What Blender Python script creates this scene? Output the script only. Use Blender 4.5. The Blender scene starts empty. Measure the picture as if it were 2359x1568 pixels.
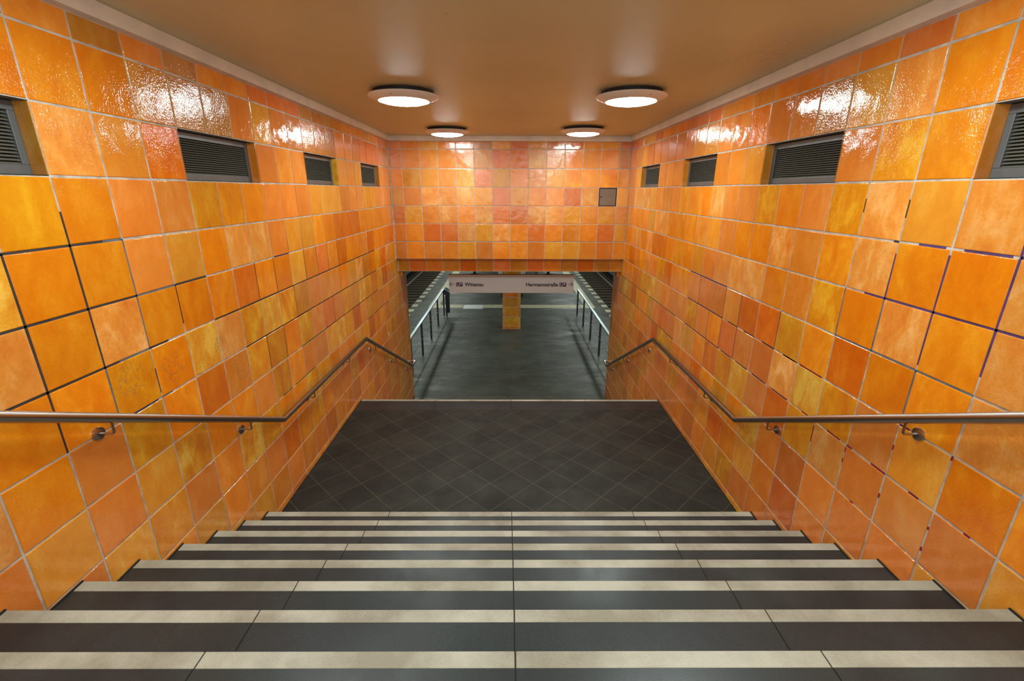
import bpy, bmesh, math, random
from mathutils import Vector, Matrix
random.seed(7)
S = bpy.context.scene
COL = S.collection

# ---------------------------------------------------------------- camera, world, exposure
PITCH, YAW, ROLL, FPX = 0.31474, -0.00566, 0.00358, 1057.42
def _basis():
    def m(u, up, fw):
        c, s = math.cos(ROLL), math.sin(ROLL); x = c*u - s*up; v = s*u + c*up
        c, s = math.cos(PITCH), math.sin(PITCH); y = c*fw + s*v; z = -s*fw + c*v
        c, s = math.cos(YAW), math.sin(YAW); return Vector((c*x - s*y, s*x + c*y, z))
    return m(1, 0, 0), m(0, 1, 0), m(0, 0, 1)
R_, U_, F_ = _basis()
cam = bpy.data.cameras.new('camera'); cam.sensor_width = 36; cam.lens = FPX/2359*36; cam.clip_start = 0.02
co = bpy.data.objects.new('camera', cam); COL.objects.link(co)
M4 = Matrix((R_, U_, -F_)).transposed().to_4x4(); M4.translation = Vector((-0.0055, 0, 2.8)); co.matrix_world = M4
S.camera = co
w = bpy.data.worlds.new('world'); S.world = w; w.use_nodes = True
w.node_tree.nodes['Background'].inputs[0].default_value = (0.90, 1.0, 1.0, 1)
w.node_tree.nodes['Background'].inputs[1].default_value = 1.5
S.view_settings.view_transform = 'Standard'; S.view_settings.look = 'None'
S.view_settings.exposure = 0.2; S.view_settings.gamma = 1
LAMP_EMIT = 40.0          # the round ceiling lamps
PLATFORM_W = 42.0         # each fluorescent fitting over the platform

# ---------------------------------------------------------------- dimensions (metres; z=0 is the landing, y runs away from the camera)
HW = 2.095                # half width of the stairwell
RP = 0.310872             # tile row pitch
CP = 0.31                 # tile column pitch
def ZR(r): return 3.78972 - RP*r
Y0L, Y0R = 2.2204, 2.197  # column line 0 on left / right wall
YB = 8.5                  # back wall face
YE = 9.23                 # end of the side walls
ZTOP = 3.603              # top of the tiling
ZC = 3.692                # ceiling
RISE, RUN = 0.164, 0.3083
YN = 3.3165               # nose of the first step above the landing
YL = 5.907                # far edge of the landing
ZP = -1.476               # platform level
ZPC = 1.36                # platform ceiling

# ---------------------------------------------------------------- helpers
def srgb(r, g, b):
    f = lambda c: (c/255/12.92) if c/255 <= 0.04045 else ((c/255 + 0.055)/1.055)**2.4
    return (f(r), f(g), f(b), 1)
def tag(o, label=None, cat=None, group=None, kind=None):
    if label: o['label'] = label
    if cat: o['category'] = cat
    if group: o['group'] = group
    if kind: o['kind'] = kind
    return o
def empty(name, loc=(0, 0, 0), **k):
    o = bpy.data.objects.new(name, None); o.location = loc; o.empty_display_size = 0.1; COL.objects.link(o); return tag(o, **k)
def link(name, me, mats, parent=None, smooth=False):
    o = bpy.data.objects.new(name, me)
    for m in (mats if isinstance(mats, (list, tuple)) else [mats]): me.materials.append(m)
    if smooth:
        for p in me.polygons: p.use_smooth = True
    COL.objects.link(o)
    if parent: o.parent = parent
    return o
class MB:
    """collects shapes that become one mesh"""
    def __init__(s): s.v = []; s.f = []; s.mi = []
    def add(s, vs, fs, mi=0):
        n = len(s.v); s.v += [tuple(v) for v in vs]; s.f += [tuple(i+n for i in f) for f in fs]; s.mi += [mi]*len(fs); return s
    def box(s, x0, x1, y0, y1, z0, z1, mi=0):
        vs = [(x, y, z) for z in (z0, z1) for y in (y0, y1) for x in (x0, x1)]
        return s.add(vs, [(0,2,3,1),(4,5,7,6),(0,1,5,4),(2,6,7,3),(0,4,6,2),(1,3,7,5)], mi)
    def bbox(s, x0, x1, y0, y1, z0, z1, b=0.004, mi=0):
        """box with chamfered edges"""
        bm = bmesh.new(); bmesh.ops.create_cube(bm, size=1)
        for v in bm.verts: v.co = Vector(((x0+x1)/2 + v.co.x*(x1-x0), (y0+y1)/2 + v.co.y*(y1-y0), (z0+z1)/2 + v.co.z*(z1-z0)))
        bmesh.ops.bevel(bm, geom=bm.edges[:], offset=b, segments=2, profile=0.5, affect='EDGES')
        bm.verts.index_update()
        s.add([v.co.copy() for v in bm.verts], [[v.index for v in f.verts] for f in bm.faces], mi); bm.free(); return s
    def prism(s, pts, axis, a, b, mi=0):
        """polygon pts (2D) extruded along axis from a to b; 2D axes are the other two in order"""
        def P(p, t):
            return {'x': (t, p[0], p[1]), 'y': (p[0], t, p[1]), 'z': (p[0], p[1], t)}[axis]
        n = len(pts); vs = [P(p, a) for p in pts] + [P(p, b) for p in pts]
        fs = [(i, (i+1) % n, n+(i+1) % n, n+i) for i in range(n)] + [tuple(range(n))[::-1], tuple(range(n, 2*n))]
        return s.add(vs, fs, mi)
    def tube(s, pts, r, n=20, caps=True, mi=0):
        """round pipe through pts with mitred joints"""
        pts = [Vector(p) for p in pts]; rings = []
        d0 = (pts[1]-pts[0]).normalized()
        up = Vector((0, 0, 1)) if abs(d0.z) < 0.9 else Vector((0, 1, 0))
        a = d0.cross(up).normalized(); b = a.cross(d0).normalized()
        ring = [pts[0] + r*(math.cos(t)*a + math.sin(t)*b) for t in [2*math.pi*i/n for i in range(n)]]
        rings.append(ring)
        for k in range(1, len(pts)):
            d = (pts[k]-pts[k-1]).normalized()
            nrm = d if k == len(pts)-1 else (d + (pts[k+1]-pts[k]).normalized()).normalized()
            ring = [q + d*((pts[k]-q).dot(nrm)/d.dot(nrm)) for q in ring]; rings.append(ring)
        vs = [q for R in rings for q in R]; fs = []
        for k in range(len(rings)-1):
            for i in range(n):
                j = (i+1) % n; fs.append((k*n+i, k*n+j, (k+1)*n+j, (k+1)*n+i))
        if caps: fs += [tuple(range(n))[::-1], tuple(range((len(rings)-1)*n, len(rings)*n))]
        return s.add(vs, fs, mi)
    def lathe(s, prof, c=(0, 0, 0), n=64, mi=0):
        """profile [(r,z)] round the z axis"""
        vs = []; fs = []
        for r, z in prof:
            vs += [(c[0]+r*math.cos(2*math.pi*i/n), c[1]+r*math.sin(2*math.pi*i/n), c[2]+z) for i in range(n)]
        for k in range(len(prof)-1):
            for i in range(n):
                j = (i+1) % n; fs.append((k*n+i, k*n+j, (k+1)*n+j, (k+1)*n+i))
        return s.add(vs, fs, mi)
    def build(s, name, mats, parent=None, smooth=False, loc=None):
        me = bpy.data.meshes.new(name); me.from_pydata(s.v, [], s.f); me.update()
        bm = bmesh.new(); bm.from_mesh(me); bmesh.ops.recalc_face_normals(bm, faces=bm.faces); bm.to_mesh(me); bm.free()
        for p, m in zip(me.polygons, s.mi): p.material_index = m
        o = link(name, me, mats, parent, smooth)
        if smooth:
            for e in me.edges: e.use_edge_sharp = False
            try: me.set_sharp_from_angle(angle=math.radians(35))
            except Exception: pass
        if loc: o.location = loc
        return o

# ---------------------------------------------------------------- materials
def mat(name):
    m = bpy.data.materials.new(name); m.use_nodes = True
    nt = m.node_tree; b = nt.nodes['Principled BSDF']; return m, nt, b
def N(nt, typ, **k):
    n = nt.nodes.new(typ)
    for a, v in k.items():
        if a.startswith('i_'): n.inputs[a[2:].replace('_', ' ')].default_value = v
        else: setattr(n, a, v)
    return n
def ramp(nt, fac, stops):
    r = nt.nodes.new('ShaderNodeValToRGB'); e = r.color_ramp.elements
    while len(e) < len(stops): e.new(0.5)
    for el, (p, c) in zip(e, stops): el.position = p; el.color = c if len(c) == 4 else (*c, 1)
    nt.links.new(fac, r.inputs[0]); return r
def math_(nt, op, a, b=None, clamp=False):
    n = nt.nodes.new('ShaderNodeMath'); n.operation = op; n.use_clamp = clamp
    for i, v in enumerate((a, b)):
        if v is None: continue
        if isinstance(v, (int, float)): n.inputs[i].default_value = v
        else: nt.links.new(v, n.inputs[i])
    return n.outputs[0]
def mixc(nt, fac, a, b, mode='MIX'):
    n = nt.nodes.new('ShaderNodeMix'); n.data_type = 'RGBA'; n.blend_type = mode
    for s, v in ((0, fac), (6, a), (7, b)):
        if isinstance(v, (int, float)): n.inputs[s].default_value = v
        elif isinstance(v, tuple): n.inputs[s].default_value = v
        else: nt.links.new(v, n.inputs[s])
    return n.outputs[2]
def simple(name, c, rough=0.5, metal=0.0, noise=0.0, nscale=20, bump=0.0, spec=0.5):
    m, nt, b = mat(name)
    b.inputs['Base Color'].default_value = c; b.inputs['Roughness'].default_value = rough
    b.inputs['Metallic'].default_value = metal; b.inputs['Specular IOR Level'].default_value = spec
    if noise or bump:
        tc = N(nt, 'ShaderNodeTexCoord'); nz = N(nt, 'ShaderNodeTexNoise', i_Scale=nscale, i_Detail=5.0)
        nt.links.new(tc.outputs['Object'], nz.inputs['Vector'])
        if noise:
            dk = tuple(x*(1-noise) for x in c[:3])+(1,); lt = tuple(min(1, x*(1+noise)) for x in c[:3])+(1,)
            r = ramp(nt, nz.outputs[0], [(0.3, dk), (0.7, lt)]); nt.links.new(r.outputs[0], b.inputs['Base Color'])
        if bump:
            bp = N(nt, 'ShaderNodeBump', i_Strength=bump, i_Distance=0.002); nt.links.new(nz.outputs[0], bp.inputs['Height']); nt.links.new(bp.outputs[0], b.inputs['Normal'])
    return m

def tile_material():
    """glazed ceramic: per-tile colour (attribute col), per-tile mottling / ripple (attribute par: x mottle, y ripple, z random)"""
    m, nt, b = mat('glazed_tile'); L = nt.links
    ac = N(nt, 'ShaderNodeAttribute', attribute_name='col'); ap = N(nt, 'ShaderNodeAttribute', attribute_name='par')
    sp = N(nt, 'ShaderNodeSeparateColor'); L.new(ap.outputs['Color'], sp.inputs[0])
    tc = N(nt, 'ShaderNodeTexCoord')
    off = N(nt, 'ShaderNodeVectorMath', operation='SCALE'); L.new(ap.outputs['Color'], off.inputs[0]); off.inputs['Scale'].default_value = 57.0
    ad = N(nt, 'ShaderNodeVectorMath', operation='ADD'); L.new(tc.outputs['Object'], ad.inputs[0]); L.new(off.outputs[0], ad.inputs[1])
    mp = N(nt, 'ShaderNodeMapping'); mp.inputs['Rotation'].default_value = (0.5, 0.35, 0.4); mp.inputs['Scale'].default_value = (1.0, 1.5, 0.8); L.new(ad.outputs[0], mp.inputs[0])
    n1 = N(nt, 'ShaderNodeTexNoise', i_Scale=4.6, i_Detail=3.0, i_Roughness=0.5, i_Distortion=0.6); L.new(mp.outputs[0], n1.inputs['Vector'])
    n2 = N(nt, 'ShaderNodeTexNoise', i_Scale=16.0, i_Detail=4.0, i_Roughness=0.6, i_Distortion=0.8); L.new(mp.outputs[0], n2.inputs['Vector'])
    n3 = N(nt, 'ShaderNodeTexNoise', i_Scale=62.0, i_Detail=2.0, i_Roughness=0.5, i_Distortion=0.35); L.new(ad.outputs[0], n3.inputs['Vector'])
    a1 = math_(nt, 'MULTIPLY', math_(nt, 'SUBTRACT', n1.outputs[0], 0.5), 5.6)
    a2 = math_(nt, 'MULTIPLY', math_(nt, 'SUBTRACT', n2.outputs[0], 0.5), 2.2)
    a3 = math_(nt, 'MULTIPLY', math_(nt, 'SUBTRACT', n3.outputs[0], 0.5), 1.1)
    t = math_(nt, 'ADD', math_(nt, 'ADD', a1, a2), a3)
    t = math_(nt, 'MULTIPLY', t, sp.outputs[0])
    up = math_(nt, 'MAXIMUM', t, 0.0, True); dn = math_(nt, 'MAXIMUM', math_(nt, 'MULTIPLY', t, -0.8), 0.0, True)
    light = mixc(nt, 1.0, ac.outputs['Color'], (1.12, 1.55, 3.2, 1), 'MULTIPLY')
    dark = mixc(nt, 1.0, ac.outputs['Color'], (0.86, 0.60, 0.5, 1), 'MULTIPLY')
    c1 = mixc(nt, up, ac.outputs['Color'], light); c2 = mixc(nt, dn, c1, dark)
    # small dark pits
    vo = N(nt, 'ShaderNodeTexVoronoi', i_Scale=11.0); L.new(ad.outputs[0], vo.inputs['Vector'])
    pit = math_(nt, 'LESS_THAN', vo.outputs['Distance'], 0.016)
    c3 = mixc(nt, math_(nt, 'MULTIPLY', pit, 0.75), c2, (0.03, 0.02, 0.015, 1))
    # rubbed pen scribbles left on a few tiles of the left wall
    ns = N(nt, 'ShaderNodeTexNoise', i_Scale=13.0, i_Detail=3.0, i_Distortion=1.2); L.new(tc.outputs['Object'], ns.inputs['Vector'])
    band = math_(nt, 'LESS_THAN', math_(nt, 'ABSOLUTE', math_(nt, 'SUBTRACT', ns.outputs[0], 0.5)), 0.022)
    near = None
    for pt, rad in (((-2.09, 2.345, 1.817), .10), ((-2.09, 2.668, 1.755), .10), ((-2.09, 3.36, 1.52), .13), ((-2.09, 3.175, 1.709), .10)):
        dd = N(nt, 'ShaderNodeVectorMath', operation='DISTANCE'); L.new(tc.outputs['Object'], dd.inputs[0]); dd.inputs[1].default_value = (0, pt[1], pt[2])
        sc = N(nt, 'ShaderNodeVectorMath', operation='MULTIPLY'); L.new(tc.outputs['Object'], sc.inputs[0]); sc.inputs[1].default_value = (0, 1, 1); L.new(sc.outputs[0], dd.inputs[0])
        q = math_(nt, 'LESS_THAN', dd.outputs['Value'], rad); near = q if near is None else math_(nt, 'MAXIMUM', near, q)
    sx = N(nt, 'ShaderNodeSeparateXYZ'); L.new(tc.outputs['Object'], sx.inputs[0])
    side = math_(nt, 'LESS_THAN', ap.outputs['Alpha'], 0.9)
    c3 = mixc(nt, math_(nt, 'MULTIPLY', math_(nt, 'MULTIPLY', band, near), math_(nt, 'MULTIPLY', side, 0.3)), c3, (0.16, 0.12, 0.09, 1))
    L.new(c3, b.inputs['Base Color'])
    b.inputs['Roughness'].default_value = 0.06; b.inputs['Specular IOR Level'].default_value = 0.95
    # rippled glaze
    n4 = N(nt, 'ShaderNodeTexNoise', i_Scale=88.0, i_Detail=2.0, i_Roughness=0.45, i_Distortion=0.6); L.new(ad.outputs[0], n4.inputs['Vector'])
    n5 = N(nt, 'ShaderNodeTexNoise', i_Scale=9.0, i_Detail=1.0); L.new(ad.outputs[0], n5.inputs['Vector'])
    h = math_(nt, 'ADD', math_(nt, 'MULTIPLY', n4.outputs[0], sp.outputs[1]), math_(nt, 'MULTIPLY', n5.outputs[0], 2.2))
    bp = N(nt, 'ShaderNodeBump', i_Strength=1.0, i_Distance=0.0018); L.new(h, bp.inputs['Height']); L.new(bp.outputs[0], b.inputs['Normal'])
    return m
def grout_material():
    m, nt, b = mat('grout'); L = nt.links
    ac = N(nt, 'ShaderNodeAttribute', attribute_name='col'); tc = N(nt, 'ShaderNodeTexCoord')
    n = N(nt, 'ShaderNodeTexNoise', i_Scale=14.0, i_Detail=5.0); L.new(tc.outputs['Object'], n.inputs['Vector'])
    r = ramp(nt, n.outputs[0], [(0.30, (0.62, 0.60, 0.58)), (0.6, (1, 1, 1))])
    L.new(mixc(nt, 1.0, ac.outputs['Color'], r.outputs[0], 'MULTIPLY'), b.inputs['Base Color']); b.inputs['Roughness'].default_value = 0.75
    return m
M_TILE, M_GROUT = tile_material(), grout_material()

def stone(name, c, c2, rough=0.42, speck=(0.5, 0.5, 0.47), seam=None, smear=0.0, speck_t=0.055, grain=.25):
    m, nt, b = mat(name); L = nt.links; tc = N(nt, 'ShaderNodeTexCoord')
    n1 = N(nt, 'ShaderNodeTexNoise', i_Scale=2.4, i_Detail=8.0, i_Roughness=0.62); L.new(tc.outputs['Object'], n1.inputs['Vector'])
    n2 = N(nt, 'ShaderNodeTexNoise', i_Scale=240.0, i_Detail=2.0); L.new(tc.outputs['Object'], n2.inputs['Vector'])
    r = ramp(nt, n1.outputs[0], [(0.38, c), (0.62, c2)])
    g = ramp(nt, n2.outputs[0], [(0.35, (1-grain,)*3), (0.65, (1+grain,)*3)])
    col = mixc(nt, 1.0, r.outputs[0], g.outputs[0], 'MULTIPLY')
    vo = N(nt, 'ShaderNodeTexVoronoi', i_Scale=9.0); L.new(tc.outputs['Object'], vo.inputs['Vector'])
    col = mixc(nt, math_(nt, 'LESS_THAN', vo.outputs['Distance'], speck_t), col, (*speck, 1))
    if seam: col = seam(nt, tc, col)
    L.new(col, b.inputs['Base Color'])
    if smear:
        mp = N(nt, 'ShaderNodeMapping'); mp.inputs['Scale'].default_value = (0.55, 1.5, 1.0); L.new(tc.outputs['Object'], mp.inputs[0])
        n3 = N(nt, 'ShaderNodeTexNoise', i_Scale=1.6, i_Detail=7.0, i_Roughness=0.68, i_Distortion=0.5); L.new(mp.outputs[0], n3.inputs['Vector'])
        rr = ramp(nt, n3.outputs[0], [(0.48, (rough,)*3), (0.68, (max(0.12, rough-smear),)*3)]); L.new(rr.outputs[0], b.inputs['Roughness'])
    else:
        rr = ramp(nt, n1.outputs[0], [(0.3, (rough+0.08,)*3), (0.7, (rough-0.08,)*3)]); L.new(rr.outputs[0], b.inputs['Roughness'])
    bp = N(nt, 'ShaderNodeBump', i_Strength=0.15, i_Distance=0.001); L.new(n2.outputs[0], bp.inputs['Height']); L.new(bp.outputs[0], b.inputs['Normal'])
    return m
def diag_seams(nt, tc, col):
    sx = N(nt, 'ShaderNodeSeparateXYZ'); nt.links.new(tc.outputs['Object'], sx.inputs[0])
    x = math_(nt, 'SUBTRACT', sx.outputs[0], 0.018); y = math_(nt, 'SUBTRACT', sx.outputs[1], 3.735)
    d = 0.4318; out = None
    for op in ('ADD', 'SUBTRACT'):
        u = math_(nt, 'DIVIDE', math_(nt, op, x, y), d)
        f = math_(nt, 'ABSOLUTE', math_(nt, 'SUBTRACT', math_(nt, 'FRACT', math_(nt, 'ADD', u, 0.5)), 0.5))
        l = math_(nt, 'LESS_THAN', f, 0.0075)
        out = l if out is None else math_(nt, 'MAXIMUM', out, l)
        # slight tone shift between neighbouring tiles
    fl = [math_(nt, 'FLOOR', math_(nt, 'DIVIDE', math_(nt, op, x, y), d)) for op in ('ADD', 'SUBTRACT')]
    cb = N(nt, 'ShaderNodeCombineXYZ'); nt.links.new(fl[0], cb.inputs[0]); nt.links.new(fl[1], cb.inputs[1])
    wn = N(nt, 'ShaderNodeTexWhiteNoise'); nt.links.new(cb.outputs[0], wn.inputs['Vector'])
    tone = ramp(nt, wn.outputs['Value'], [(0.0, (0.88, 0.86, 0.84)), (1.0, (1.12, 1.12, 1.12))])
    col = mixc(nt, 1.0, col, tone.outputs[0], 'MULTIPLY')
    return mixc(nt, out, col, (0.105, 0.095, 0.070, 1))
M_LAND = stone('landing_stone', srgb(30, 36, 34), srgb(44, 51, 47), 0.50, seam=diag_seams, speck_t=0.012)
M_LAND.node_tree.nodes['Principled BSDF'].inputs['Specular IOR Level'].default_value = 0.28
M_TREAD = stone('tread_stone', srgb(28, 36, 39), srgb(44, 54, 57), 0.38, speck_t=0.012)
M_NOSE = stone('nosing_stone', srgb(146, 142, 126), srgb(184, 184, 170), 0.55, speck=(0.2, 0.18, 0.15), speck_t=0.01, grain=.08)
M_JOINT = simple('dark_joint', srgb(36, 34, 30), 0.8)
M_PLAT = stone('platform_asphalt', srgb(66, 69, 60), srgb(84, 87, 76), 0.60, smear=0.30, speck_t=0.06)
M_CEIL = simple('ceiling_paint', srgb(212, 206, 168), 0.42, noise=0.05, nscale=0.9)
nt = M_CEIL.node_tree; b = nt.nodes['Principled BSDF']; _c = b.inputs['Base Color'].links[0].from_socket
tc = N(nt, 'ShaderNodeTexCoord'); mp = N(nt, 'ShaderNodeMapping'); mp.inputs['Rotation'].default_value = (0, 0, 0.5); mp.inputs['Scale'].default_value = (1.0, 2.6, 1.0); nt.links.new(tc.outputs['Object'], mp.inputs[0])
nz = N(nt, 'ShaderNodeTexNoise', i_Scale=16.0, i_Detail=6.0, i_Roughness=0.7); nt.links.new(mp.outputs[0], nz.inputs['Vector'])
dd = N(nt, 'ShaderNodeVectorMath', operation='DISTANCE'); nt.links.new(tc.outputs['Object'], dd.inputs[0]); dd.inputs[1].default_value = (1.80, 3.65, 3.692)
fall = math_(nt, 'SUBTRACT', 1.0, math_(nt, 'DIVIDE', dd.outputs['Value'], 0.75), True)
sm = math_(nt, 'MULTIPLY', math_(nt, 'MULTIPLY', math_(nt, 'SUBTRACT', nz.outputs[0], 0.55), 9.0, True), fall, True)
vo = N(nt, 'ShaderNodeTexVoronoi', i_Scale=2.3); nt.links.new(tc.outputs['Object'], vo.inputs['Vector'])
sm = math_(nt, 'MAXIMUM', math_(nt, 'MULTIPLY', sm, 0.55), math_(nt, 'MULTIPLY', math_(nt, 'LESS_THAN', vo.outputs['Distance'], 0.014), 0.7))
nt.links.new(mixc(nt, sm, _c, (0.10, 0.07, 0.05, 1)), b.inputs['Base Color'])
M_MOLD = simple('moulding_paint', srgb(228, 218, 204), 0.5, noise=0.10, nscale=5)
M_CONC = simple('concrete', srgb(120, 116, 108), 0.85, noise=0.12, nscale=4)
M_STEEL = simple('brushed_steel', srgb(176, 168, 160), 0.27, 1.0)
M_BLACK = simple('black_paint', srgb(24, 25, 25), 0.35)
M_GALV = simple('worn_steel', srgb(140, 152, 156), 0.38, 1.0, noise=0.22, nscale=9)
M_VENT = simple('vent_grey', srgb(104, 109, 112), 0.36, 0.3, noise=0.06, nscale=8)
M_SLAT = simple('slat_grey', srgb(112, 112, 102), 0.5, 0.1)
M_VOID = simple('duct_black', srgb(10, 9, 9), 0.9)
M_BEZEL = simple('lamp_plastic', srgb(244, 240, 236), 0.38)
M_LBASE = simple('lamp_base', srgb(30, 32, 36), 0.6)
M_HATCH = simple('hatch_steel', srgb(138, 120, 106), 0.38, 0.55, noise=0.10, nscale=7)
M_SIGN = simple('sign_enamel', srgb(216, 222, 226), 0.42)
M_CAP = simple('sign_cap', srgb(206, 176, 156), 0.5)
M_INK = simple('sign_ink', srgb(28, 20, 24), 0.6)
M_BLUE = simple('sign_blue', srgb(22, 32, 98), 0.5)
M_WHITE = simple('sign_white', srgb(225, 215, 205), 0.5)
M_TACT = simple('tactile_cream', srgb(186, 180, 148), 0.6, noise=0.10, nscale=6)
M_BALL = simple('ballast', srgb(36, 31, 27), 0.9, noise=0.5, nscale=18, bump=1.0)
M_SLEEP = simple('sleeper_wood', srgb(96, 86, 70), 0.85, noise=0.25, nscale=8)
M_RAIL = simple('rail_top', srgb(196, 198, 190), 0.4, 0.2)
M_RUST = simple('rail_rust', srgb(92, 68, 44), 0.8, noise=0.25, nscale=12)
M_COVER = simple('conductor_cover', srgb(96, 100, 96), 0.6)
M_PLATE = simple('floor_plate', srgb(226, 228, 226), 0.45, 0.0)
M_BOX = simple('cabinet_grey', srgb(226, 234, 228), 0.5)
M_YEL = simple('yellow_paint', srgb(240, 220, 30), 0.5)
m, nt, b = mat('lamp_glow'); M_GLOW = m
b.inputs['Base Color'].default_value = (0.9, 0.9, 0.9, 1); b.inputs['Emission Color'].default_value = (0.89, 1.0, 0.97, 1); b.inputs['Emission Strength'].default_value = LAMP_EMIT

# ---------------------------------------------------------------- tiles
PAL = {  # colour, mottle, ripple
 'o': ((242,142,20), .50, .60), 'd': ((228,118,18), .50, .55), 's': ((238,142,54), .32, .30), 't': ((222,130,50), .30, .30),
 'a': ((232,150,22), .78, .62), 'y': ((236,168,50), .95, .95), 'p': ((240,158,66), .72, .75), 'n': ((238,144,44), .40, .42),
 'm': ((208,134,38), .42, .62), 'r': ((228,122,50), .30, .40), 'k': ((234,156,48), .36, .40), 'g': ((244,160,20), .55, .50)}
GREY = srgb(206, 202, 194)
def tile_mesh(name, origin, ud, vd, nd, rects, backs, stains, gap=0.0115, parent=None):
    """rects: (u0,u1,v0,v1,type). backs: grout rectangles (u0,u1,v0,v1). stains: (u0,u1,v0,v1,colour)"""
    o = Vector(origin); ud, vd, nd = Vector(ud), Vector(vd), Vector(nd)
    V, F, MI, C, P = [], [], [], [], []
    def P3(u, v, h): return o + ud*u + vd*v + nd*h
    flip = ud.cross(vd).dot(nd) < 0
    def face(idx, mi, c, p):
        F.append(tuple(reversed(idx)) if flip else tuple(idx)); MI.append(mi); C.append(c); P.append(p)
    def quad(u0, u1, v0, v1, h, mi, c, p=(0, 0, 0, 1)):
        n = len(V); V.extend([P3(u0, v0, h), P3(u1, v0, h), P3(u1, v1, h), P3(u0, v1, h)]); face((n, n+1, n+2, n+3), mi, c, p)
    for r in backs: quad(*r, 0.0, 1, GREY)
    for u0, u1, v0, v1, c in stains: quad(u0, u1, v0, v1, 0.0006, 1, c)
    for u0, u1, v0, v1, t in rects:
        base, mo, ri = PAL[t]
        k = random.uniform(0.94, 1.05); hue = random.uniform(-5, 5)
        c = srgb(min(255, base[0]*k), min(255, base[1]*k+hue), max(4, base[2]*k+hue))
        p = (mo*random.uniform(.75, 1.25), ri*random.uniform(.7, 1.3), random.random(), 0.5 if name == 'wall_left' else 1)
        g = gap/2; j = lambda: random.uniform(-.0012, .0012)
        a = [(u0+g+j(), v0+g+j()), (u1-g+j(), v0+g+j()), (u1-g+j(), v1-g+j()), (u0+g+j(), v1-g+j())]
        cx, cy = sum(q[0] for q in a)/4, sum(q[1] for q in a)/4
        rings = []
        tilt = random.uniform(-.0006, .0006), random.uniform(-.0006, .0006)
        for ins, h in ((0, 0.0), (0.0003, 0.0022), (0.0018, 0.0036), (0.0045, 0.0042)):
            n = len(V); rings.append(n)
            for q in a:
                su = ins if q[0] < cx else -ins; sv = ins if q[1] < cy else -ins
                V.append(P3(q[0]+su, q[1]+sv, h + (tilt[0]*(q[0]-cx) + tilt[1]*(q[1]-cy))/0.15*(h > 0)))
        for r0, r1 in zip(rings, rings[1:]):
            for i in range(4):
                jn = (i+1) % 4; face((r0+i, r0+jn, r1+jn, r1+i), 0, c, p)
        n = rings[-1]; face((n, n+1, n+2, n+3), 0, c, p)
    me = bpy.data.meshes.new(name); me.from_pydata([tuple(v) for v in V], [], F); me.update()
    ca = me.color_attributes.new('col', 'FLOAT_COLOR', 'CORNER'); pa = me.color_attributes.new('par', 'FLOAT_COLOR', 'CORNER')
    cd, pd = [], []
    for poly, c, p in zip(me.polygons, C, P):
        cd += list(c)*poly.loop_total; pd += list(p)*poly.loop_total
    ca.data.foreach_set('color', cd); pa.data.foreach_set('color', pd)
    for poly, mi in zip(me.polygons, MI): poly.material_index = mi
    return link(name, me, [M_TILE, M_GROUT], parent)

# tile kinds read from the photograph, row by row, column -3 first ('.' = free choice, '#' = grille)
LEFT = {
 0:  '..anmnmnnrrrmmmnnnnanrn', 1: '..ooommmtkstmmmnnnrrrnm', 2: '###pnn###nnstk..#'[:0]+'###pnd###tns###knk###nn',
 3: '..gossaaossskkknnpaassn', 4: '.yooskoppskkooddd ooooopn'.replace(' ', ''), 5: '.popooodooknrndoopdoosdss',
 6: '.ooaoypayamsnnokpmoadpaan', 7: '.osaodnaaoasrsakyaoadnak', 8: 'skskyoonaonskyadnaosnkan', 9: 'rskksnyaooaaosnkadonskan',
 10: 'sksnknnsdoaonskdsaonkasn'}
RIGHT = {
 0: '.nonrnnnnnnkrrrrnnraakrr', 1: '.poopkms tdsskkntttttaaoss'.replace(' ', ''), 2: '###oas###knn###nnn###kn',
 3: '.opkpasoasspooannnkpppsss', 4: '.pooponpoosknoooppknoopo', 5: 'ppopoanopps tkoooddpopnos'.replace(' ', ''),
 6: '.poodoaddnttsondaspondoa', 7: 'ooksayptsrosannokyaadosan', 8: '.ssspadtyadokpsdnaoadkyan', 9: 'akssstnyoaodsnkadsnokans',
 10: 'nksnsrnkodknsansktdonksn'}
BACK = {0: 'nnknnmarkttnkr', 1: 'tnnssmddmksnnm', 2: 'nkkskrmtskonon', 3: 'knpppkrknnrp#k', 4: 'rknpnprrppknks',
 5: 'tnrrpkpnrnnnrk', 6: 'tnsnktnnskkntn'}
LINTEL = 'mrnmdmrmrnmdmn'
def pick(rows, r, c):
    s = rows.get(r, ''); i = c+3
    ch = s[i] if 0 <= i < len(s) else '.'
    if ch in PAL or ch == '#': return ch
    return random.choice('ooannskptdan' if r < 8 else 'nnskktnasn')
DK, BL, TL, PU, MG, GB = srgb(58, 56, 58), srgb(52, 66, 120), srgb(40, 112, 104), srgb(88, 62, 124), srgb(140, 34, 82), srgb(112, 124, 134)
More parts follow.
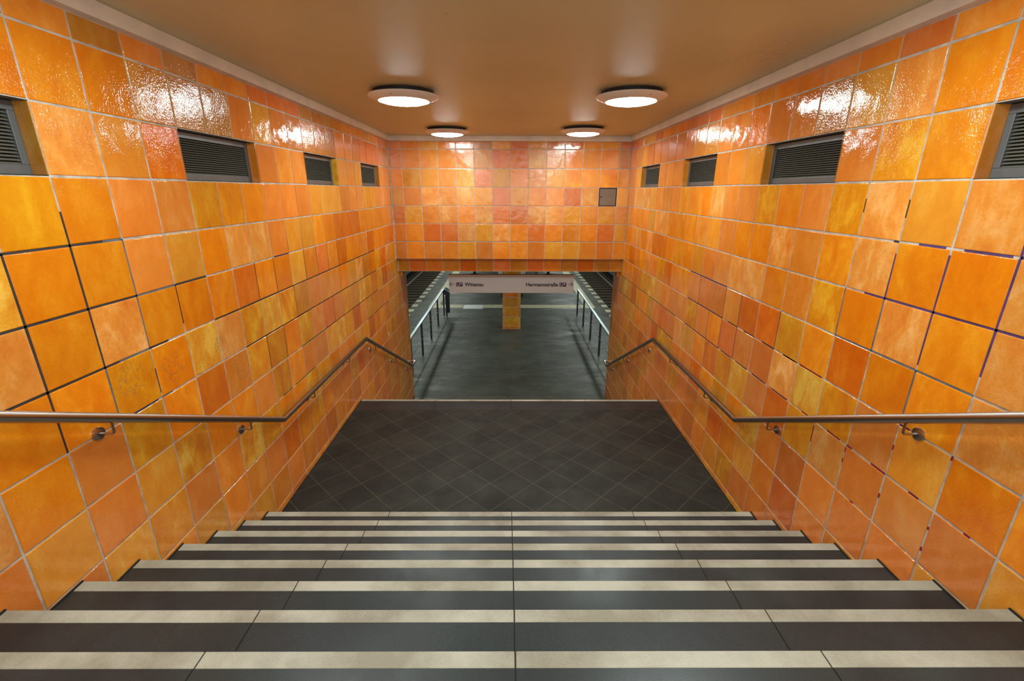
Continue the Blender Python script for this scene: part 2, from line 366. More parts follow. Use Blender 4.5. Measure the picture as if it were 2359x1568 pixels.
def side_wall(name, sx, y0, rows, extra, label):
    CMIN, CMAX, RMAX = -13, 22, 17
    def Y(c): return y0 + CP*c
    rects = []
    for r in range(0, RMAX+1):
        zt, zb = (ZTOP if r == 0 else ZR(r)), ZR(r+1)
        zb = max(zb, ZP)
        if zt - zb < 0.02: continue
        for c in range(CMIN, CMAX+1):
            a, b_ = Y(c), Y(c+1)
            t = pick(rows, r, c)
            if t == '#': continue
            lim = YB if r <= 6 else YE
            if a >= lim-0.01: continue
            b2 = min(b_, lim)
            if b2-a < 0.03: continue
            rects.append((a, b2, zb, zt, t))
    vents = [(-3, 0), (3, 6), (9, 12), (15, 18)]
    # grout: everything but the vent openings
    lo, hi = Y(CMIN), YE
    backs = [(lo, hi, ZP, ZR(3)), (lo, YB+.02, ZR(2), ZTOP)]
    xs = [lo] + [Y(v) for p in vents for v in p] + [YB+.02]
    for i in range(0, len(xs), 2): backs.append((xs[i], xs[i+1], ZR(3), ZR(2)))
    st = []
    g = 0.0058
    def H(r, c, col, t0=0, t1=1): st.append((Y(c+t0), Y(c+t1), ZR(r)-g, ZR(r)+g, col))
    def Vv(c, r, col, t0=0, t1=1): st.append((Y(c)-g, Y(c)+g, ZR(r+t1), ZR(r+t0), col))
    extra(H, Vv)
    return tag(tile_mesh(name, (sx*HW, 0, 0), (0, 1, 0), (0, 0, 1), (-sx, 0, 0), rects, backs, st), kind='structure', label=label)
def left_st(H, V):
    for c in (-3, -2, -1): H(4, c, DK)
    H(4, 0, DK, 0, .6); H(4, 0, GB, .6, 1)
    for c in (-3, -2, -1, 0): H(5, c, DK)
    H(5, 1, GB); H(5, 2, DK)
    for c in (-3, -2, -1): H(6, c, DK)
    H(6, 0, DK, 0, .3); H(6, 0, GB, .3, 1); H(6, 1, DK, 0, .5)
    V(0, 3, DK, .5, 1)
    for c, r in ((-1, 4), (-1, 5), (0, 4), (0, 5), (-2, 5), (-1, 6)): V(c, r, DK)
    V(0, 6, GB); V(1, 4, GB); V(1, 5, GB); V(1, 6, BL, .4, .9); V(2, 5, DK, 0, .8); H(7, 0, BL, .3, .9); H(7, -3, DK); H(7, 1, GB, 0, .3)
    rnd = random.Random(3)
    for c in range(3, 16):
        H(6, c, DK); H(7, c, DK) if c > 3 else None; H(8, c, TL if c in (7, 8) else DK) if c > 6 else None
        for r in (5, 6, 7):
            if rnd.random() < .62 and c > 4: V(c, r, DK)
    H(5, 6, BL, .1, 1); V(7, 4, BL, .6, 1); H(9, 6, TL, .2, 1); H(9, 7, TL, 0, .8); H(9, 5, TL, .4, 1)
    for c in (14, 15, 16, 17): H(9, c, DK, 0, .9)
def right_st(H, V):
    H(4, 0, PU, .1, .6); H(4, -1, PU, .1, .8); H(4, -2, PU); H(5, 1, PU, 0, .5); H(5, 0, PU); H(5, -1, PU); H(5, -2, PU); H(5, -3, PU)
    V(1, 4, PU, .2, 1); V(0, 4, PU, .1, 1); V(-1, 4, PU); V(-1, 5, PU, 0, .7); V(0, 5, PU, 0, .9); V(1, 5, GB); V(-1, 3, PU, .6, 1)
    V(1, 3, DK, .3, .6); V(2, 3, DK, .3, .55); H(4, 1, DK, 0, .12); H(6, 0, GB); H(6, -1, GB); H(6, 1, GB); V(0, 6, GB); V(2, 5, GB)
    H(8, 1, MG, .2, .6); H(8, 0, MG, .0, .35); H(8, 0, MG, .85, 1); H(8, -1, MG, .3, .5); H(7, -1, MG, .8, 1); H(8, -2, MG, .4, .5); H(9, 0, MG, .5, .58)
    V(1, 8, MG, .05, .15); V(1, 8, MG, .3, .4); V(0, 8, MG, .4, .5); V(-1, 7, MG, .0, .08); V(0, 7, MG, .4, .5); V(-1, 8, MG, .3, .36); V(-1, 8, MG, .7, .78)
    H(7, 2, MG, .1, .9); H(8, 2, MG, .0, .5); H(7, 3, MG, .1, .5); V(2, 8, MG, .1, .5)
    rnd = random.Random(5)
    for c in range(11, 21): H(8, c, TL); H(9, c, TL if c > 11 else DK)
    for c in range(12, 19):
        if rnd.random() < .6: V(c, 8, TL)
    for c in range(7, 10): H(6, c, BL); H(7, c, BL); H(8, c, BL)
    for c in range(4, 11):
        if rnd.random() < .55: V(c, 6, BL)
        if rnd.random() < .55: V(c, 7, BL)
    for c in range(3, 7): H(7, c, DK, 0, .6); H(8, c, BL, .1, .8)
wl = side_wall('wall_left', -1, Y0L, LEFT, left_st, 'left stairwell wall of glossy orange tiles')
wr = side_wall('wall_right', 1, Y0R, RIGHT, right_st, 'right stairwell wall of glossy orange tiles')

# back wall: tiles, projecting bottom row, recessed lintel
def bx(i): return -HW + 0.015 if i == 0 else (HW - 0.005 if i == 14 else (-1.875 + 0.3132*(i-1)))
rects = []
for r in range(7):
    zt, zb = (ZTOP if r == 0 else ZR(r)), ZR(r+1)
    if r == 6: continue
    for i in range(14):
        t = BACK[r][i]
        if t != '#': rects.append((bx(i), bx(i+1), zb, zt, t))
hx0, hx1, hz0, hz1 = bx(12), bx(13), ZR(4), ZR(3)
wb = empty('wall_back', (0, YB, 0), kind='structure', label='tiled orange wall above the opening to the platform')
backs = [(-HW, HW, ZR(6), ZR(4)), (-HW, HW, ZR(3), ZTOP), (-HW, hx0, ZR(4), ZR(3)), (hx1, HW, ZR(4), ZR(3))]
def kid(o):  # keep world position when parented to an empty away from the origin
    o.matrix_parent_inverse = Matrix.Translation(o.parent.location).inverted(); return o
kid(tile_mesh('tile_face', (0, YB, 0), (1, 0, 0), (0, 0, 1), (0, -1, 0), rects, backs, [], 0.010, wb))
ZLIP = 1.607
kid(tile_mesh('lip_row', (0, YB-0.008, 0), (1, 0, 0), (0, 0, 1), (0, -1, 0), [(bx(i), bx(i+1), ZLIP, ZR(6)-.004, BACK[6][i]) for i in range(14)], [(-HW+.001, HW-.001, ZLIP, ZR(6)-.002)], [], 0.010, wb))
kid(tile_mesh('lintel_row', (0, 8.61, 0), (1, 0, 0), (0, 0, 1), (0, -1, 0), [(bx(i), bx(i+1), 1.363, 1.60, LINTEL[i]) for i in range(14)], [(-HW+.001, HW-.001, 1.361, 1.60)], [], 0.010, wb))
core = MB().box(-HW+.001, HW-.001, YB-.007, 8.609, 1.606, ZR(6)-.003).box(-HW+.001, HW-.001, 8.612, 9.3, ZPC+.001, ZC)
kid(core.build('beam_core', M_CONC, wb))
# small tiled blocks under the ends of the lintel
for s in (-1, 1):
    o = tile_mesh('trim_1' if s < 0 else 'trim_2', (0, 8.70, 0), (1, 0, 0), (0, 0, 1), (0, -1, 0), [(-2.093, -2.03, 1.25, 1.358, 'k') if s < 0 else (2.03, 2.093, 1.25, 1.358, 's')], [], [], 0.004)
    tag(o, kind='structure')
    o2 = MB().box(min(s*2.093, s*2.032), max(s*2.093, s*2.032), 8.702, 8.80, 1.252, 1.357).build('block_body', M_CONC, o)

# wall cores behind the tiles (with real recesses where the grilles sit)
for s, y0, nm in ((-1, Y0L, 'wall_core_left'), (1, Y0R, 'wall_core_right')):
    mb = MB()
    X = lambda a, b_: (min(s*a, s*b_), max(s*a, s*b_))
    lo = y0 - 13*CP
    mb.box(*X(HW+.0005, 2.29), lo, YE, ZP, ZR(3)-.0)
    mb.box(*X(HW+.0005, 2.29), lo, YB+.02, ZR(2), ZC)
    ed = [lo] + [y0+CP*v for p in ((-3, 0), (3, 6), (9, 12), (15, 18)) for v in p] + [YB+.02]
    for i in range(0, len(ed), 2): mb.box(*X(HW+.0005, 2.29), ed[i], ed[i+1], ZR(3)-.0, ZR(2))
    mb.box(*X(2.25, 2.29), lo, YB, ZR(3), ZR(2))
    tag(mb.build(nm, M_CONC), kind='structure')

# tiled reveals at the end of each opening
for s, y0, kinds in ((-1, Y0L, 'mnam'), (1, Y0R, 'nmnm')):
    for k, c in enumerate((0, 6, 12, 18)):
        y = y0 + CP*c
        o = tile_mesh('reveal_tile', (0, y-.001, 0), (1, 0, 0), (0, 0, 1), (0, -1, 0), [(min(s*2.165, s*2.091), max(s*2.165, s*2.091), ZR(3)+.002, ZR(2)-.002, kinds[k])], [], [], 0.001, wl if s < 0 else wr)
        y = y0 + CP*(c-3)
        o = tile_mesh('reveal_tile', (0, y+.001, 0), (1, 0, 0), (0, 0, 1), (0, 1, 0), [(min(s*2.165, s*2.091), max(s*2.165, s*2.091), ZR(3)+.002, ZR(2)-.002, kinds[k])], [], [], 0.001, wl if s < 0 else wr)

# ceiling + moulding
tag(MB().box(-2.29, 2.29, -1.8, 8.62, ZC, ZC+.15).build('ceiling', M_CEIL), kind='structure')
for s, nm in ((-1, 'trim_3'), (1, 'trim_4')):
    pts = [(s*(HW+.0), ZTOP-.003), (s*2.052, ZTOP+.004), (s*2.052, ZC-.006), (s*2.058, ZC), (s*(HW+.0), ZC)]
    tag(MB().prism(pts, 'y', -1.8, YB-.045 + .045, 0).build(nm, M_MOLD), kind='structure')
pts = [(YB, ZTOP-.003), (YB-.043, ZTOP+.004), (YB-.043, ZC-.006), (YB-.037, ZC), (YB, ZC)]
tag(MB().prism(pts, 'x', -2.052, 2.052).build('trim_5', M_MOLD), kind='structure')

# ---------------------------------------------------------------- landing
tag(MB().box(-HW+.012, HW-.012, YN-.05, 5.58, -.12, 0).box(-HW, -HW+.012, YN-.05, YL, -.12, .003).box(HW-.012, HW, YN-.05, YL, -.12, .003).build('floor', M_LAND), kind='structure', label='dark landing floor of diagonal tiles')
JX = [-HW+.013, -1.036, .016, 1.060, HW-.013]
mb = MB(); mn = MB(); g = .0025
mb.box(-HW+.012, HW-.012, 5.5805, YL-.004, -.12, -.004, 1)
for a, b_ in zip(JX, JX[1:]):
    mb.box(a+g, b_-g, 5.5825, 5.855, -.08, 0); mn.box(a+g, b_-g, 5.857, YL, -.05, 0)
o = tag(mb.build('trim_6', [M_TREAD, M_JOINT]), kind='structure'); mn.build('edge_strip', M_NOSE, o)

# ---------------------------------------------------------------- stairs
def flight(name, label, ynose, ztop, n, sgn):
    """sgn +1: the steps climb towards the camera"""
    root = empty(name, (0, ynose, ztop), label=label, cat='stairs')
    for i in range(n):
        y = ynose - RUN*i; z = ztop + RISE*i
        st = MB(); back = y - RUN - .02
        st.box(-HW+.006, HW-.006, back, y-.012, z-RISE-.03, z-.034, 1)
        st.box(-HW+.006, -HW+.013, back, y+.002, z-.06, z+.005, 1).box(HW-.013, HW-.006, back, y+.002, z-.06, z+.005, 1)
        st.box(-HW+.011, HW-.011, back, y-.004, z-.036, z-.004, 1)
        no = MB()
        for a, b_ in zip(JX, JX[1:]):
            st.box(a+g, b_-g, back, y-.060, z-.032, z)
            no.bbox(a+g, b_-g, y-.0585, y, z-.032, z, .002)
        so = kid(st.build('step', [M_TREAD, M_JOINT], root))
        no.build('nosing', M_NOSE, so)
    return root
flight('staircase', 'upper flight of dark stone steps with pale nosing strips', YN, RISE, 12, 1)
flight('staircase', 'lower flight of steps dropping from the landing to the platform, mostly hidden', YL + RUN*8 + 0, -RISE*8, 8, 1)

# ---------------------------------------------------------------- ventilation grilles
def vent(y0, s, label):
    L_ = CP*3
    yc = y0 + L_/2; zc = (ZR(2)+ZR(3))/2; hh = RP/2
    root = empty('ventilation_grille', (s*2.16, yc, zc), label=label, cat='ventilation grille', group='grilles in the tiled walls')
    X = lambda a, b_: (min(s*a, s*b_), max(s*a, s*b_))
    fr = MB(); a, b_ = -L_/2+.004, L_/2-.004; z0, z1 = -hh+.004, hh-.004
    def bb(m, x, y, z, **k): m.bbox(x[0], x[1], y[0], y[1], z[0], z[1], .0025, **k)
    x = X(.0, .03)
    bb(fr, x, (a, b_), (z0, z0+.042)); bb(fr, x, (a, b_), (z1-.040, z1)); bb(fr, x, (a, a+.034), (z0+.042, z1-.040)); bb(fr, x, (b_-.034, b_), (z0+.042, z1-.040))
    fr.build('frame', M_VENT, root)
    sl = MB(); n = 15; zz0, zz1 = z0+.042, z1-.040; p = (zz1-zz0)/n
    for i in range(n):
        z = zz0 + p*(i+.5)
        # tilted blade: low edge towards the room
        pts = [(s*.003, z-.0055), (s*.0045, z-.0072), (s*.026, z+.0050), (s*.0245, z+.0068)]
        sl.prism(pts, 'y', a+.034, b_-.034)
    sl.build('slats', M_SLAT, root)
    MB().box(*X(.032, .036), a, b_, z0, z1).build('backing', M_VOID, root)
    return root
VL = ['louvred grille at the left picture edge in the left wall', 'large louvred grille in the left wall, second along from the camera', 'third louvred grille along the left wall, midway to the far corner', 'smallest louvred grille in the left wall, next to the far corner']
VR = [v.replace('left', 'right') for v in VL]
for i, c in enumerate((-3, 3, 9, 15)):
    vent(Y0L + CP*c, -1, VL[i]); vent(Y0R + CP*c, 1, VR[i])

# ---------------------------------------------------------------- ceiling lamps
def copy_tree(o, parent=None):
    c = o.copy(); COL.objects.link(c); c.parent = parent
    for ch in [q for q in bpy.data.objects if q.parent == o]:
        copy_tree(ch, c)
    return c
def make_lamp():
    root = empty('ceiling_lamp', (0, 0, ZC))
    MB().lathe([(0.0001, 0), (.285, 0), (.285, -.030), (.315, -.034), (.0001, -.034)]).build('base', M_LBASE, root, True)
    MB().lathe([(.236, -.036), (.322, -.036), (.330, -.040), (.331, -.047), (.327, -.052), (.245, -.086), (.238, -.087), (.236, -.080), (.236, -.036)]).build('bezel', M_BEZEL, root, True)
    prof = [(.236, -.080)] + [(.236*math.cos(t), -.080 - .034*math.sin(t)) for t in [math.pi/2*k/8 for k in range(1, 8)]] + [(.0001, -.114)]
    MB().lathe(prof).build('diffuser', M_GLOW, root, True)
    for k in range(3):
        t = math.radians(250 + 120*k)
        MB().lathe([(.0001, -.004), (.005, -.004), (.006, 0)], (.287*math.cos(t), .287*math.sin(t), -.0665), 12).build('screw', M_LBASE, root, True)
    return root
LX = {(-1, 7.50): (-.952, 7.5), (1, 7.50): (1.08, 7.42)}
lamps = [(-1.013, 4.86, 'glowing round lamp on the ceiling, nearer one on the left'), (1.14, 4.83, 'glowing round lamp on the ceiling, nearer one on the right'),
         (-.952, 7.56, 'small-looking round lamp on the ceiling near the back wall, left one'), (1.08, 7.42, 'small-looking round lamp on the ceiling near the back wall, right one'),
         (-1.05, 2.16, 'round ceiling lamp just above the top edge of the picture, left one'), (1.14, 2.14, 'round ceiling lamp just above the top edge of the picture, right one'),
         (-1.05, -.55, 'round ceiling lamp above the camera, left one'), (1.14, -.55, 'round ceiling lamp above the camera, right one')]
proto = make_lamp()
for i, (x, y, lb) in enumerate(lamps):
    o = proto if i == 0 else copy_tree(proto)
    o.location = (x, y, ZC-.0005); o.rotation_euler.z = [0.15, 0.75, 0.3, 1.0, 0, 0, 0, 0][i]
    tag(o, lb, 'ceiling lamp', 'round lamps on the stairwell ceiling')

# ---------------------------------------------------------------- handrails
def handrail(s, label):
    x = s*2.005; root = empty('handrail', (s*HW, 3.65, 0), label=label, cat='handrail', group='handrails on the side walls')
    P = [(x, -1.0, .872+.5325*(3.655+1.0)), (x, 3.655, .872), (x, 6.095, .838), (x, 8.86, .838-.5325*(8.86-6.095)), (x, 9.12, .838-.5325*(8.86-6.095)), (s*2.088, 9.12, .838-.5325*(8.86-6.095))]
    kid(MB().tube(P, .0255, 28).build('rail', M_STEEL, root, True))
    def zr(y):
        if y < 3.655: return .872 + .5325*(3.655-y)
        if y < 6.095: return .872 + (y-3.655)/(6.095-3.655)*(.838-.872)
        return .838 - .5325*(y-6.095)
    for y in (.96, 2.075, 3.185, 4.32, 5.385, 6.487, 7.59, 8.72):
        a = MB(); z = zr(y); zb = z-.088
        pts = [(x, y, z-.022)]
        for k in range(5):
            t = math.pi/2*k/4; rr = .014
            pts.append((x + s*rr*(1-math.cos(t)), y, zb + rr - rr*math.sin(t)))
        pts += [(s*2.078, y, zb)]
        a.tube(pts, .0062, 12)
        br = kid(a.build('bracket', M_STEEL, root, True))
        pl = MB(); n = 32
        vs = []; prof = [(.0001, 2.0785), (.030, 2.0785), (.034, 2.081), (.034, 2.0905)]
        for r, xx in prof: vs += [(s*xx, y + r*math.cos(2*math.pi*i/n), zb + r*math.sin(2*math.pi*i/n)) for i in range(n)]
        fs = [(k*n+i, k*n+(i+1) % n, (k+1)*n+(i+1) % n, (k+1)*n+i) for k in range(3) for i in range(n)]
        pl.add(vs, fs).build('wall_plate', M_STEEL, br, True)
handrail(-1, 'round steel handrail along the left wall')
handrail(1, 'round steel handrail along the right wall')

# ---------------------------------------------------------------- hatch in the back wall
root = empty('access_hatch', ((hx0+hx1)/2, YB, (hz0+hz1)/2), label='square brownish steel hatch set among the tiles of the back wall', cat='hatch')
W_ = (hx1-hx0)/2 - .006; H_ = (hz1-hz0)/2 - .006
fr = MB()
for a in ((-W_, -W_+.006, -H_, H_), (W_-.006, W_, -H_, H_), (-W_, W_, -H_, -H_+.006), (-W_, W_, H_-.006, H_)): fr.box(a[0], a[1], -.003, .010, a[2], a[3])
fr.box(-W_, W_, .006, .012, -H_, H_)
fr.build('frame', M_LBASE, root)
MB().bbox(-W_+.009, W_-.011, -.003, .005, -H_+.008, H_-.009, .001).build('door', M_HATCH, root)
vs = []; n = 20; lk = MB()
lk.add([(-W_+.032+r*math.cos(2*math.pi*i/n), yy, .002 + r*math.sin(2*math.pi*i/n)) for r, yy in ((.014, -.0032), (.0135, -.005), (.009, -.005), (.008, -.0035), (.0001, -.0035)) for i in range(n)],
       [(k*n+i, k*n+(i+1) % n, (k+1)*n+(i+1) % n, (k+1)*n+i) for k in range(4) for i in range(n)]).build('lock', M_LBASE, root, True)

tag(MB().bbox(-2.0905, -2.0899, 7.555, 7.602, .415, .488, .0001).build('sticker', M_WHITE), 'small white scrap of a sticker on the left wall above the handrail', 'sticker')

# ---------------------------------------------------------------- hanging sign
SY = 8.9
sx0, sx1, sz0, sz1 = -1.198, 1.255, .888, 1.247
root = empty('hanging_sign', (0, SY, (sz0+sz1)/2), label='long pale sign board hanging below the lintel with platform directions', cat='sign')
kid(MB().bbox(sx0, sx1, SY, SY+.10, sz0, sz1-.036, .003).build('panel', M_SIGN, root))
kid(MB().prism([(SY-.002, sz1-.037), (SY+.004, sz1), (SY+.096, sz1), (SY+.102, sz1-.037)], 'x', sx0-.003, sx1+.003).build('cap', M_CAP, root))
for hx in (-.690, .748):
    kid(MB().box(hx-.026, hx+.026, SY+.03, SY+.07, sz1, ZPC).bbox(hx-.08, hx+.08, SY+.02, SY+.08, sz1, sz1+.010, .002).build('hanger', M_BLACK, root))
def text(body, x0, x1, zb, cap, mt, y, name='lettering'):
    cu = bpy.data.curves.new(name, 'FONT'); cu.body = body; cu.size = 1.0; cu.extrude = 0.0; cu.offset = 0.024
    o = bpy.data.objects.new(name, cu); COL.objects.link(o); bpy.context.view_layer.update()
    dg = bpy.context.evaluated_depsgraph_get(); me = bpy.data.meshes.new_from_object(o.evaluated_get(dg))
    bpy.data.objects.remove(o)
    xs = [v.co.x for v in me.vertices]; ys = [v.co.y for v in me.vertices]
    kx = (x1-x0)/(max(xs)-min(xs)); kz = cap/max(ys); mn_ = min(xs)
    bm = bmesh.new(); bm.from_mesh(me)
    r = bmesh.ops.extrude_face_region(bm, geom=bm.faces[:])
    for e in r['geom']:
        if isinstance(e, bmesh.types.BMVert): e.co.z -= 1.0
    for v in bm.verts: v.co = Vector((x0 + (v.co.x-mn_)*kx, y + (-v.co.z)*.0008 - .0010, zb + v.co.y*kz))
    bmesh.ops.recalc_face_normals(bm, faces=bm.faces)
    bm.to_mesh(me); bm.free()
    o = link(name, me, mt, root); return kid(o)
ZB = 1.022
text('Wittenau', -.888, -.521, ZB, .072, M_INK, SY)
text('Hermannstraße', .318, .944, ZB, .072, M_INK, SY)
for bx0, bx1 in ((-1.055, -.926), (.975, 1.104)):
    bd = kid(MB().box(bx0, bx1, SY-.002, SY, ZB-.004, ZB+.073).build('line_badge', M_BLUE, root))
    o = text('U8', bx0+.014, bx1-.012, ZB+.006, .058, M_WHITE, SY-.002); 
    o.parent = bd; o.matrix_parent_inverse = Matrix.Identity(4)
def arrow(xt, xe, z):
    d = 1 if xe > xt else -1; y0, y1 = SY-.0015, SY; h = .0055; m = MB()
    m.box(min(xt+d*.004, xe), max(xt+d*.004, xe), y0, y1, z-h/1.3, z+h/1.3)
    for k in (-1, 1):
        p = [(xt, z), (xt+d*.012, z-k*.002), (xt+d*.050, z+k*.036), (xt+d*.040, z+k*.041)]
        m.prism(p, 'y', y0-.0002, y1)
    kid(m.build('arrow', M_INK, root))
arrow(-1.188, -1.092, 1.059); arrow(1.238, 1.136, 1.063)

# ---------------------------------------------------------------- platform level
PE = 3.83
tag(MB().box(-PE, PE, YL + RUN*8 + .0, 48, ZP-.9, ZP).build('platform_floor', M_PLAT), kind='structure', label='dark grey platform floor')
tag(MB().box(-PE, -2.292, 2, YL + RUN*8, ZP-.9, ZP).box(2.292, PE, 2, YL + RUN*8, ZP-.9, ZP).build('platform_floor', M_PLAT), kind='structure')
tag(MB().box(-8.5, 8.5, 9.302, 48, ZPC, ZPC+.2).build('platform_ceiling', simple('platform_ceiling_paint', srgb(190, 188, 178), .7)), kind='structure')
for s, nm in ((-1, 'wall_far_left'), (1, 'wall_far_right')):
    tag(MB().box(min(s*8.5, s*8.7), max(s*8.5, s*8.7), 2, 48, ZP-1.2, ZPC+.2).build(nm, M_CONC), kind='structure')
tag(MB().box(-8.7, 8.7, 48, 48.2, ZP-1.2, ZPC+.2).build('wall_end', M_CONC), kind='structure')
# pale strips in the floor
def paver_strip(name, x0, x1, y0, y1, along, pitch, th=.004):
    m = MB(); L_ = (x1-x0) if along == 'x' else (y1-y0); n = max(1, round(L_/pitch))
    for i in range(n):
        a, b_ = i*L_/n + .003, (i+1)*L_/n - .003
        if along == 'x': m.box(x0+a, x0+b_, y0, y1, ZP-.01, ZP+th)
        else: m.box(x0, x1, y0+a, y0+b_, ZP-.01, ZP+th)
    return tag(m.build(name, M_TACT), kind='structure')
paver_strip('trim_7', -3.14, -1.80, 17.17, 17.68, 'x', .335); paver_strip('trim_8', -1.03, 3.30, 17.17, 17.68, 'x', .34)
paver_strip('trim_9', -3.14, -2.77, 17.69, 34, 'y', .335); paver_strip('trim_10', 2.93, 3.30, 17.69, 34, 'y', .335)
for s, nm in ((-1, 'trim_11'), (1, 'trim_12')):
    m = MB(); y = 8.72
    while y < 34: m.box(min(s*3.60, s*3.812), max(s*3.60, s*3.812), y, y+.36, ZP-.01, ZP+.003); y += .785
    tag(m.build(nm, M_TACT), kind='structure')
m = MB()
for i in range(100): m.box(-2.05+i*.041, -2.05+i*.041+.014, 9.09, 9.15, ZP-.004, ZP+.003)
tag(m.build('trim_13', M_CONC), kind='structure')
# fine seams in the asphalt
m = MB()
for x0, x1, y0, y1 in ((-2.2, -.25, 11.855, 11.870), (-2.2, 2.2, 10.415, 10.432), (-.245, -.237, 11.4, 14.2), (-.3, -.292, 10.44, 11.4)): m.box(x0, x1, y0, y1, ZP-.01, ZP+.0012)
tag(m.build('trim_14', simple('seam', srgb(104, 106, 96), .6)), kind='structure')
root = empty('floor_plate', (-1.41, 17.36, ZP), label='light metal cover plate in the pale strip left of the pillar', cat='cover plate')
MB().box(-.375, .375, -.33, .30, -.008, .006).build('plate', M_PLATE, root)
m = MB()
for i in range(24): m.box(-.36+i*.0305, -.36+i*.0305+.012, -.31, .28, .0055, .010)
m.build('ribs', M_PLATE, root)

# platform railings
def railing(s, label):
    x = s*2.37 if s < 0 else 2.44
    root = empty('platform_railing', (x, 13.2, ZP), label=label, cat='railing', group='railings on the platform')
    ys = [10.41, 11.84, 13.27, 14.68, 16.11]
    for y in ys: kid(MB().bbox(x-.026, x+.026, y-.02, y+.02, ZP, ZP+.925, .003).bbox(x-.048, x+.048, y-.05, y+.05, ZP, ZP+.008, .002).build('post', M_BLACK, root))
    kid(MB().bbox(x-.038, x+.038, 9.24, ys[-1]+.03, ZP+.925, ZP+.955, .006).build('top_rail', M_GALV, root))
    for a, b_ in zip([9.22]+ys, ys): kid(MB().tube([(x, a+.02, ZP+.47), (x, b_-.02, ZP+.47)], .012, 12).build('middle_rail', M_GALV, root, True))
railing(-1, 'black post railing with steel top rail, left side of the platform')
railing(1, 'black post railing with steel top rail, right side of the platform')
# short dark post standing just outside the left wall end
o = tag(MB().bbox(-2.60, -2.55, 11.0, 11.05, ZP, ZP+1.0, .004).bbox(-2.605, -2.545, 10.995, 11.055, ZP+1.0, ZP+1.012, .003).build('bollard_post', M_BLACK), 'single thin dark post half hidden behind the left wall end', 'post')
# ticket validator
vx, vy = -2.225, 15.95
root = empty('ticket_validator', (vx, vy, ZP), label='slim black machine with slanted silver head beside the left railing end', cat='ticket machine')
MB().bbox(-.055, -.005, -.03, .03, 0, .80, .004).build('post', M_BLACK, root)
MB().bbox(.0, .085, -.05, .06, .13, .80, .008).build('column', M_BLACK, root)
MB().prism([(-.085, .80), (.09, .72), (.12, .92), (-.03, 1.03), (-.085, .985)], 'y', -.08, .08).build('housing', M_BLACK, root)
MB().prism([(-.085, .99), (-.03, 1.035), (.125, .925), (.115, .87), (-.02, .955)], 'y', -.09, .085).build('silver_head', M_GALV, root)
# tiled pillars
def pillar(cx, cy, label, kinds, h=ZPC-ZP):
    root = empty('tiled_pillar', (cx, cy, ZP), label=label, cat='pillar', group='tiled pillars on the platform')
    hw, dp = .285, .285
    MB().box(-hw+.001, hw-.001, -dp+.001, dp-.001, 0, h-.005).build('core', M_CONC, root)
    cols = [-hw, -hw+.078, hw-.078, hw]
    for (ud, nd) in (((1, 0, 0), (0, -1, 0)), ((-1, 0, 0), (0, 1, 0)), ((0, 1, 0), (1, 0, 0)), ((0, -1, 0), (-1, 0, 0))):
        rects = []; z = .095; k = 0
        while z < h-.05:
            z1 = min(z+.322, h-.006)
            for i in range(3): rects.append((cols[i], cols[i+1], z, z1, kinds[(k*3+i) % len(kinds)]))
            z = z1; k += 1
        org = Vector(nd)*hw
        tile_mesh('tiled_face', org, ud, (0, 0, 1), nd, rects, [(-hw, hw, 0, h-.006)], [], .010, root)
        tile_mesh('base_course', Vector(nd)*(hw+.012), ud, (0, 0, 1), nd, [(a, b_, .003, .098, 'd') for a, b_ in zip([cols[0]-.012]+cols[1:3], cols[1:3]+[cols[3]+.012])], [(-hw-.012, hw+.012, 0, .1)], [], .010, root)
        
    return root
pillar(.058, 14.62, 'orange tiled pillar standing on the platform below the sign', 'aakaaaamadda')
for s, nm in ((-1, 'left'), (1, 'right')):
    root = empty('equipment_box', (.058+s*.354, 14.62, ZP+1.79), label='small grey box on the %s side of the tiled pillar, just above the sign' % nm, cat='equipment box', group='boxes on the pillar')
    MB().bbox(-.064, .064, -.20, .20, 0, .55, .006).build('case', M_BOX, root)
    MB().bbox(-.0635, .0635, -.199, .199, -.012, .001, .003).build('bottom_lid', M_WHITE, root)
    MB().bbox(-.003, .003, -.2025, -.199, .01, .54, .0005).build('door_seam', M_CONC, root)
    MB().prism([(s*.0645, .02), (s*.088, .05), (s*.066, .30), (s*.0645, .30)], 'y', -.15, .15).build('yellow_edge', M_YEL, root)
# bench half hidden behind the near pillar
root = empty('platform_bench', (.09, 19.6, ZP), label='black metal bench almost hidden behind the near pillar', cat='bench')
for x in (-.41, .43):
    MB().bbox(x-.03, x+.03, -.6, -.54, 0, .44, .004).build('leg', M_BLACK, root); MB().bbox(x-.03, x+.03, .54, .6, 0, .44, .004).build('leg', M_BLACK, root)
MB().bbox(-.45, .47, -.62, .62, .44, .47, .006).build('seat', M_BLACK, root)
MB().bbox(-.02, .02, -.62, .62, .47, .85, .006).build('backrest', M_BLACK, root)
# narrow post glimpsed above the sign
o = tag(MB().bbox(1.35, 1.47, 24.28, 24.40, ZP, ZP+2.0, .004).bbox(1.33, 1.49, 24.26, 24.42, ZP, ZP+.01, .002).build('information_post', simple('post_grey', srgb(72, 70, 62), .5)), 'dark grey post far down the platform, showing above the right half of the sign', 'post')

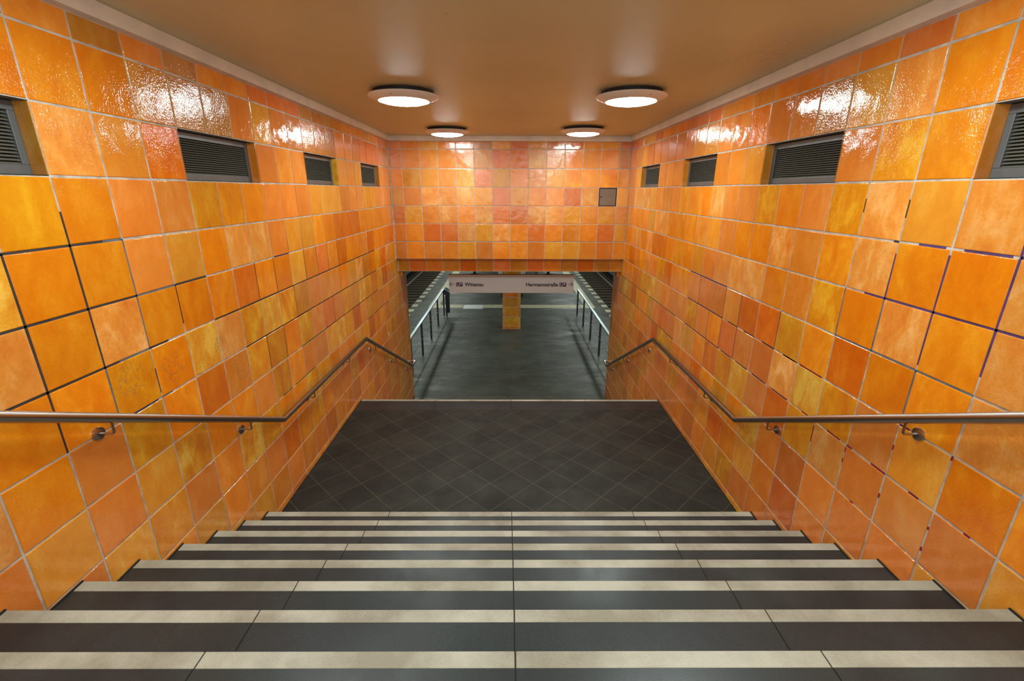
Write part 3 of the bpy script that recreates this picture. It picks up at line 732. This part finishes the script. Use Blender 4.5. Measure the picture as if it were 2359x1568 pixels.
# ---------------------------------------------------------------- tracks
ZB_ = ZP - 1.20
for s, nm in ((-1, 'left'), (1, 'right')):
    X = lambda a, b_: (min(s*a, s*b_), max(s*a, s*b_))
    n_x, n_y = 34, 220; rnd = random.Random(11+s); x0, x1, y0, y1 = 3.83, 8.5, 12.0, 48.0
    vs = [(s*(x0+(x1-.02-x0)*i/n_x), y0+(y1-y0)*j/n_y, ZB_ + rnd.uniform(-.022, .022)) for j in range(n_y+1) for i in range(n_x+1)]
    fs = [(j*(n_x+1)+i, j*(n_x+1)+i+1, (j+1)*(n_x+1)+i+1, (j+1)*(n_x+1)+i) for j in range(n_y) for i in range(n_x)]
    tag(MB().add(vs, fs).build('ballast', M_BALL), 'dark crushed stone bed under the %s track' % nm, 'ballast', kind='stuff')
    tr = empty('railway_track', (s*5.22, 20, ZB_), label='railway track in the pit on the %s side of the platform' % nm, cat='railway track', group='tracks beside the platform')
    for xr in (4.50, 5.94):
        r = kid(MB().box(*X(xr-.060, xr+.060), 12, 48, ZB_+.1205, ZB_+.135).box(*X(xr-.009, xr+.009), 12, 48, ZB_+.135, ZB_+.235).build('rail', M_RUST, tr))
        MB().bbox(*X(xr-.034, xr+.034), 12, 48, ZB_+.235, ZB_+.270, .006).build('railhead', M_RAIL, r).matrix_parent_inverse = Matrix.Identity(4)
    y = 14.0; proto_s = None
    while y < 47.5:
        if proto_s is None:
            proto_s = MB().bbox(-1.24, 1.24, -.12, .12, .023, .120, .008).build('sleeper', M_SLEEP, tr); q = proto_s
        else:
            q = proto_s.copy(); COL.objects.link(q)
        q.location = (0, y-20, 0); y += .68
    tag(MB().prism([(s*6.62, ZB_+.30), (s*6.62, ZB_+.40), (s*6.72, ZB_+.44), (s*6.86, ZB_+.44), (s*6.86, ZB_+.30)], 'y', 12, 48).build('conductor_rail_cover', M_COVER), 'grey cover of the conductor rail beyond the %s track' % nm, 'rail cover', 'conductor rail covers')
    tag(MB().box(*X(3.832, 8.5), 2, 12.0, ZB_-.1, ZB_+.02).build('track_bed_floor', M_CONC), kind='structure')

# ---------------------------------------------------------------- platform lighting (fluorescent rows under the platform ceiling)
for s in (-1, 1):
    for y in (12.0, 16.5, 21.0, 25.5, 30.0, 36.0):
        l = bpy.data.lights.new('platform_tube', 'AREA'); l.shape = 'RECTANGLE'; l.size = .25; l.size_y = 2.4; l.energy = PLATFORM_W; l.color = (.90, 1.0, .95)
        o = bpy.data.objects.new('platform_tube', l); o.location = (s*3.3, y, ZPC-.06); COL.objects.link(o)
